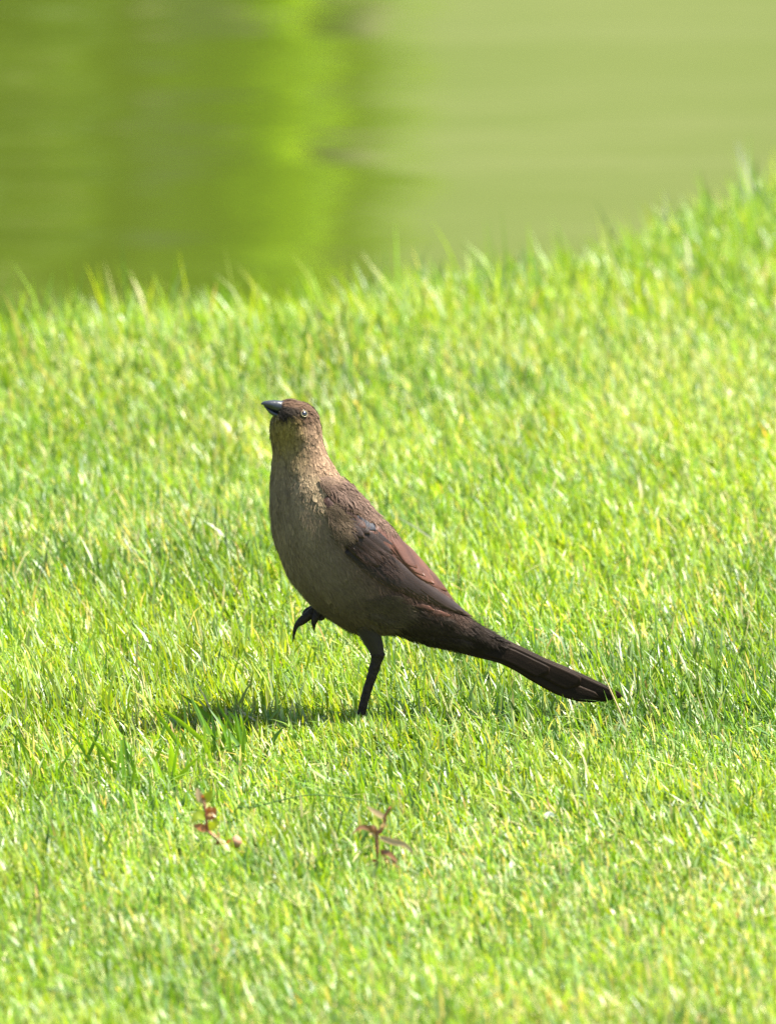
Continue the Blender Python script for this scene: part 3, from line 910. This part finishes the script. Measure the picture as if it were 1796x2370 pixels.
# --- legs
LEG = noise_mat('leg_scales', (.010, .007, .005), (.030, .021, .015), 380, rough=.6, bump=.8, spec=.14)
THIGH = plume_mat('thigh_plumage', (.022, .015, .011), rough=.7, spec=.25, sheen=.15)
def standing_leg(y):
    P = lambda a, b_, yy=y: L2(a, b_, yy)
    pts = [P(478, 1060), P(492, 1100), P(508, 1140), P(522, 1175), P(530, 1205)]
    v, f = tube([tuple(p) for p in crom([tuple(p) for p in pts], 14)], list(np.interp(np.linspace(0, 1, 14), [0, .3, .6, 1], [.0098, .0083, .0068, .0050])), 14)
    leg = mesh_obj('leg', v, f, THIGH, bird)
    ctl = [P(526, 1180), P(529, 1205), P(524, 1232), P(505, 1295), P(487, 1350), P(470, 1408), P(459, 1455), P(452, 1500), P(450, 1530)]
    n = 26
    c = crom([tuple(p) for p in ctl], n)
    rad = np.interp(np.linspace(0, 1, n), [0, .12, .25, .5, .8, .92, 1], [.0048, .0060, .0045, .0036, .0034, .0042, .0044])
    rad = rad * (1 + .05 * np.sin(np.arange(n) * 2.6))
    v, f = tube([tuple(p) for p in c], list(rad), 12)
    mesh_obj('tarsus', v, f, LEG, leg)
    base = Vector((P(450, 1530).x, y, P(450, 1530).z))
    for (dx, dy, ln) in ((-1, -.05, .030), (-.82, -.58, .025), (-.82, .55, .025), (1, .05, .019)):
        d = Vector((dx, dy, 0)).normalized()
        k = [base + Vector((0, 0, .001)), base + d * ln * .4 + Vector((0, 0, .0015)), base + d * ln * .8 + Vector((0, 0, -.0015)), base + d * ln + Vector((0, 0, .0005)), base + d * (ln + .007) + Vector((0, 0, -.0035))]
        v, f = tube([tuple(p) for p in k], [.0032, .0026, .0024, .0017, .0003], 8)
        mesh_obj('toe', v, f, LEG, leg)
standing_leg(-.012)

def raised_leg(y):
    P = lambda a, b_, dy=0.0: L2(a, b_, y + dy)
    def t(ctl, rad, n=16, seg=10):
        c = crom([tuple(p) for p in ctl], n)
        return tube([tuple(p) for p in c], list(np.interp(np.linspace(0, 1, n), np.linspace(0, 1, len(rad)), rad)), seg)
    v, f = t([P(430, 1030), P(360, 1015), P(305, 998), P(268, 1002)], [.0060, .0046, .0038, .0040])
    leg = mesh_obj('leg', v, f, LEG, bird, )
    leg['label'] = 'raised leg tucked up under the breast'
    toes = [([P(276, 998), P(246, 1016, -.002), P(216, 1038, -.003), P(192, 1056, -.003), P(172, 1074, -.003), P(161, 1105, -.003), P(156, 1150, -.002)], [.0042, .0040, .0036, .0034, .0020, .0013, .0003]),
            ([P(280, 996, -.004), P(262, 1022, -.007), P(248, 1050, -.008), P(246, 1070, -.008), P(249, 1094, -.007)], [.0038, .0034, .0027, .0016, .0003]),
            ([P(284, 994, .003), P(256, 1008, .006), P(226, 1026, .008), P(214, 1046, .008), P(212, 1066, .007)], [.0038, .0032, .0027, .0016, .0003]),
            ([P(282, 996, -.002), P(290, 1020, -.005), P(280, 1040, -.007), P(268, 1046, -.007)], [.0036, .0032, .0022, .0004])]
    for ctl, rad in toes:
        v, f = t(ctl, rad, 18, 9)
        mesh_obj('toe', v, f, LEG, leg)
raised_leg(.004)

# ------------------------------------------------------------------ weeds, stalks and tufts in the lawn
def leaf_blade(pts, w, mat, parent, name='leaf', fold=.25, twist=0.0):
    """flat tapering leaf along a 3-D path, lightly folded on its midrib"""
    pts = crom([tuple(p) for p in pts], 10)
    V_, F_ = [], []
    for i, p in enumerate(pts):
        t = i / 9
        d = Vector(pts[min(i + 1, 9)] - pts[max(i - 1, 0)]).normalized()
        s_ = d.cross(Vector((math.sin(twist), -math.cos(twist), .25))).normalized()
        up = s_.cross(d).normalized()
        ww = w * (math.sin(math.pi * min(1, (t * .9 + .1)) ** .8) * .95 + .05) * .5
        for k in (-1, 0, 1):
            V_.append(Vector(p) + s_ * ww * k + up * abs(k) * ww * fold)
    for i in range(9):
        for j in range(2):
            a = i * 3 + j
            F_.append((a, a + 1, a + 4, a + 3))
    return mesh_obj(name, V_, F_, mat, parent)
def spot(px, py):
    x, y = view_ground(px, py)
    return Vector((x, y, float(terrain(x, y))))
def frame_pts(base, ref, lst):
    """photo offsets (px) around a base spot -> metres in an upright plane facing the camera; third value = depth"""
    return [Vector(((a - ref[0]) / 3000, c, (ref[1] - b_) / 3000 / math.cos(DEP))) for a, b_, c in lst]

RED = noise_mat('weed_red_stem', (.22, .045, .035), (.34, .10, .06), 90, rough=.5)
BRN = noise_mat('weed_brown_stem', (.14, .06, .03), (.26, .12, .055), 120, rough=.6)
TAN = noise_mat('weed_seed_head', (.26, .13, .07), (.42, .26, .16), 260, rough=.8, bump=.5)
WG = leaf_mat('weed_green_leaf', color=(.24, .30, .02))
WR = leaf_mat('weed_reddish_leaf', color=(.30, .12, .035), tgain=(1.3, 1, .8))
WB = leaf_mat('weed_brown_leaf', color=(.22, .105, .045), tgain=(1.2, 1, .8), trans=.25)
WP = leaf_mat('weed_pale_leaf', color=(.42, .30, .16), tgain=(1.1, 1, .8))
def weed(name, label, ref, stems, leaves, buds=(), wide=.95, extra=()):
    b0 = spot(*ref)
    root = empty(name, b0 - Vector((0, 0, .002))); tag(root, label, 'weed')
    for pts, r_, m_ in stems:
        r_ *= .85
        p = crom([tuple(q_) for q_ in frame_pts(b0, ref, pts)], 10)
        v, f = tube([tuple(q_) for q_ in p], list(np.linspace(r_, r_ * .6, 10)), 7)
        mesh_obj('stem', v, f, m_, root)
    for pts, w, m_ in leaves:
        leaf_blade(frame_pts(b0, ref, pts), w * wide, m_, root, twist=random.uniform(-.5, .5))
    g = random.Random(len(leaves))
    st = frame_pts(b0, ref, stems[0][0])
    for i in range(9):
        k = g.randrange(1, len(st))
        b_ = st[k].lerp(st[k - 1], g.random()); a = g.uniform(-2.6, .4); ln = g.uniform(.007, .013)
        e = Vector((math.cos(a) * ln, -g.uniform(0, .006), abs(math.sin(a)) * ln * .6))
        leaf_blade([b_, b_ + e * .5 + Vector((0, 0, .003)), b_ + e], g.uniform(.0018, .0034), g.choice(extra), root, twist=g.uniform(-1, 1))
    for (a, b_, c), r_, m_ in buds:
        p = frame_pts(b0, ref, [(a, b_, c)])[0]
        v, f = tube([p + Vector((0, 0, z_)) * r_ for z_ in (-1, -.6, 0, .6, 1)], [r_ * .2, r_ * .75, r_, r_ * .7, r_ * .15], 9)
        mesh_obj('bud', v, f, m_, root)
weed('seedling_weed', 'dark reddish-brown weed with drooping leaves below the standing leg', (876, 2010),
     [([(876, 2010, 0), (876, 1975, 0), (872, 1935, 0), (876, 1915, 0)], .0022, BRN), ([(878, 1920, 0), (888, 1900, 0), (892, 1878, 0), (902, 1862, 0)], .0015, RED)],
     [([(872, 1922, 0), (855, 1906, -.004), (835, 1904, -.006), (818, 1918, -.008)], .0042, WB), ([(880, 1928, 0), (905, 1936, -.003), (935, 1942, -.006), (955, 1965, -.008)], .0050, WP),
      ([(890, 1885, 0), (872, 1876, .002), (850, 1862, .003)], .0046, WP), ([(893, 1880, 0), (905, 1862, 0), (916, 1850, .002)], .0040, WG), ([(878, 1960, 0), (900, 1962, -.006), (920, 1980, -.010)], .0044, WB),
      ([(876, 1918, 0), (868, 1896, .004), (866, 1878, .006)], .0040, WG), ([(888, 1985, 0), (905, 1978, -.008), (922, 1990, -.012)], .0046, WB)], extra=[WB, WP, WR])
weed('leafy_weed', 'reddish-green leafy weed with a round brown seed head, left of the arching stem', (520, 1985),
     [([(538, 1985, 0), (520, 1950, 0), (500, 1925, 0), (484, 1912, 0), (480, 1880, 0), (474, 1840, 0)], .0018, RED), ([(535, 1975, 0), (541, 1958, 0), (544, 1945, 0)], .0015, BRN), ([(505, 1938, 0), (492, 1948, 0), (480, 1958, 0)], .0013, RED)],
     [([(477, 1850, 0), (466, 1836, 0), (460, 1818, .002)], .0046, WP), ([(477, 1848, 0), (486, 1834, 0), (492, 1822, 0)], .0050, WG), ([(480, 1880, 0), (462, 1876, -.004), (448, 1892, -.006)], .0052, WG),
      ([(482, 1884, 0), (494, 1874, 0), (500, 1858, 0)], .0050, WR), ([(484, 1905, 0), (498, 1896, -.003), (503, 1880, -.003)], .0050, WG), ([(484, 1910, 0), (466, 1902, -.003), (452, 1898, -.005)], .0044, WR), ([(480, 1866, 0), (474, 1848, .004), (478, 1830, .006)], .0050, WG),
      ([(482, 1957, 0), (474, 1962, -.002), (466, 1970, -.004)], .0052, WP)],
     [((546, 1936, 0), .0046, TAN)], 1.35, extra=[WG, WR, WP])

# long stems and straws lying in the turf
STRAW = leaf_mat('straw', color=(.52, .42, .22), tgain=(1, 1, .9), trans=.25)
STRAW_W = leaf_mat('bleached_straw', color=(.50, .47, .32), tgain=(1, 1, .9), trans=.2)
STEM = leaf_mat('stem_green', color=(.065, .13, .025), trans=.2)
def runner(name, label, cat, ref, pts, r_, mat):
    b0 = spot(*ref)
    p = crom([tuple(q_) for q_ in frame_pts(b0, ref, pts)], 16)
    v, f = tube([tuple(q_) for q_ in p], list(np.linspace(r_, r_ * .5, 16)), 6)
    o = mesh_obj(name, v, f, mat)
    o.location = b0
    return tag(o, label, cat)
runner('grass_runner', 'thin dark green stem arching above the turf between the two weeds', 'grass stem', (540, 1890), [(545, 1890, 0), (548, 1854, 0), (585, 1852, 0), (650, 1836, 0), (720, 1824, 0), (800, 1832, 0), (890, 1848, 0)], .0007, STEM)
runner('grass_runner', 'blurred dark green stem lying flat in the nearest turf, below the leafy weed', 'grass stem', (100, 2325), [(98, 2325, 0), (100, 2294, 0), (150, 2292, 0), (220, 2298, 0), (290, 2312, 0)], .0013, STEM)
runner('dry_stalk', 'long tan dry stalk leaning just right of the tail tip', 'dry stalk', (1455, 1690), [(1455, 1690, 0), (1440, 1640, 0), (1422, 1598, 0), (1404, 1558, 0), (1388, 1522, 0)], .0008, STRAW)
def straw(label, a, b_, w=.0026, mat=STRAW_W, cat='straw'):
    ref = (b_[0], b_[1] + 30)
    b0 = spot(*ref)
    mid = ((a[0] + b_[0]) / 2 + 3, (a[1] + b_[1]) / 2 - 3, -.004)
    o = leaf_blade(frame_pts(b0, ref, [(b_[0] + 3, ref[1], 0), (b_[0], b_[1], -.002), mid, (a[0], a[1], -.006)]), w, mat, None, 'dry_straw')
    o.location = b0
    tag(o, label, cat, 'bleached dry blades')
straw('bleached dry blade leaning left, right of the bird beside the wing', (972, 1225), (1006, 1283))
straw('bleached dry blade leaning left, above the wing behind the shoulder', (905, 1170), (1010, 1240), .002)
straw('short bleached blade right of the rump', (1085, 1262), (1116, 1286))
straw('pale bent blade far left of the raised foot, above the coarse tufts', (2, 1555), (30, 1578), .003)
straw('orange dry blade standing well behind the bird, toward the high end of the bank', (1438, 985), (1478, 1025), .003, STRAW)
straw('pale dry blade lying left of the raised foot', (465, 1432), (520, 1442), .003)
straw('thin pale dry blade lying level with the wing, far out in front of the breast', (180, 1296), (290, 1300), .002)

# broad-bladed coarse tufts
COARSE = [leaf_mat('coarse_blade_a', color=(.115, .245, .012)), leaf_mat('coarse_blade_b', color=(.17, .31, .012)), leaf_mat('coarse_blade_c', color=(.075, .17, .012))]
def tuft(label, px, py, n, Lr, seed, w=.0034, spread=.034):
    g = random.Random(seed)
    b0 = spot(px, py)
    root = empty('grass_tuft', b0); tag(root, label, 'grass tuft', 'coarse broad-bladed tufts in the lawn')
    for i in range(n):
        a = g.uniform(0, 6.28); o_ = Vector((math.cos(a) * g.random() * spread, math.sin(a) * g.random() * spread * 1.6, -.002))
        ln = g.uniform(*Lr); lean = g.gauss(-.22, .42); dy = g.gauss(0, .25)
        p = [o_, o_ + Vector((lean * ln * .33, dy * ln * .3, ln * .36)), o_ + Vector((lean * ln * .68, dy * ln * .6, ln * .72)), o_ + Vector((lean * ln * 1.0, dy * ln, ln * g.uniform(.94, 1.06)))]
        leaf_blade(p, w * g.uniform(.7, 1.2), COARSE[g.choice((0, 0, 1, 1, 2))], root, 'blade', twist=g.uniform(-1, 1))
tuft('coarse dark tuft in the bird\'s shadow, left of the standing foot', 500, 1735, 26, (.022, .046), 1, .0036, .05)
tuft('coarse tuft with a bent blade, left of the shadowed tuft', 290, 1800, 20, (.022, .044), 2, .0036, .05)
tuft('coarse tuft farthest from the bird beyond the bent-blade tuft', 70, 1795, 14, (.024, .045), 3, .0036, .045)
tuft('coarse upright tuft left of the raised foot', 450, 1440, 16, (.020, .038), 4, .0032, .05)
tuft('coarse tuft under the middle of the tail', 1100, 1672, 20, (.016, .030), 5, .0032, .06)
tuft('small coarse tuft level with the wing, in front of the breast', 120, 1350, 8, (.018, .032), 6, .0034)

# tall blades standing out against the pond
def tall(label, tips, base, mats, w=.004, cat='grass blade'):
    b0 = spot(*base)
    root = empty('tall_stalk', b0) if len(tips) > 1 else None
    if root: tag(root, label, cat, 'tall blades along the pond edge')
    sc = (b0.y - CAM.y) / (-CAM.y)
    for k, (a, b_) in enumerate(tips):
        dx, dz = (a - base[0]) / 3000 * sc, (base[1] - b_) / 3000 * sc / math.cos(DEP)
        p = [Vector((.003 * k, .002 * k, -.003)), Vector((dx * .3 + .003 * k, .002 * k, dz * .38)), Vector((dx * .65, .004 * k, dz * .74)), Vector((dx, .005 * k, dz))]
        o = leaf_blade(p, w * .95, mats[k % len(mats)], root, 'blade' if root else 'tall_stalk', twist=.2)
        if not root:
            o.location = b0
            tag(o, label, cat, 'tall blades along the pond edge')
TB = [COARSE[1], COARSE[0]]
tall('single tall green blade alone at the low end of the pond edge', [(66, 604)], (112, 720), TB)
tall('pair of tall bright blades at the pond edge, left of the bird\'s head', [(495, 566), (520, 590)], (556, 735), [COARSE[1]], .005)
tall('thin pale seed stalk leaning left at the pond edge', [(524, 525)], (585, 690), [STRAW_W], .0032)
tall('pair of upright blades beside the pale seed stalk', [(425, 585), (458, 582)], (440, 705), TB, .004)
tall('thin grey stalk at the pond edge, directly above the bird\'s back', [(976, 482)], (1005, 640), [STRAW_W], .003)
tall('faint thin stalk midway along the pond edge, beyond the grey stalk', [(1106, 485)], (1130, 625), [STRAW_W], .003)
tall('pale flat stalk with a green blade near the high end of the pond edge', [(1538, 395), (1580, 430)], (1545, 560), [STRAW_W, COARSE[1]], .004)
tall('three tall stalks together at the high end of the pond edge', [(1700, 310), (1750, 350), (1725, 340)], (1735, 530), [STRAW_W, COARSE[0]], .0036)

# white fleck of a petal fallen in the turf
PET = leaf_mat('petal_white', color=(.8, .78, .74), tgain=(1, 1, 1), trans=.6)
b0 = spot(1272, 1915)
o = leaf_blade([Vector((-.004, 0, .010)), Vector((0, -.002, .013)), Vector((.004, -.003, .011))], .004, PET, None, 'white_petal')
o.location = b0
tag(o, 'small white petal lying in the turf below the tail tip', 'petal')
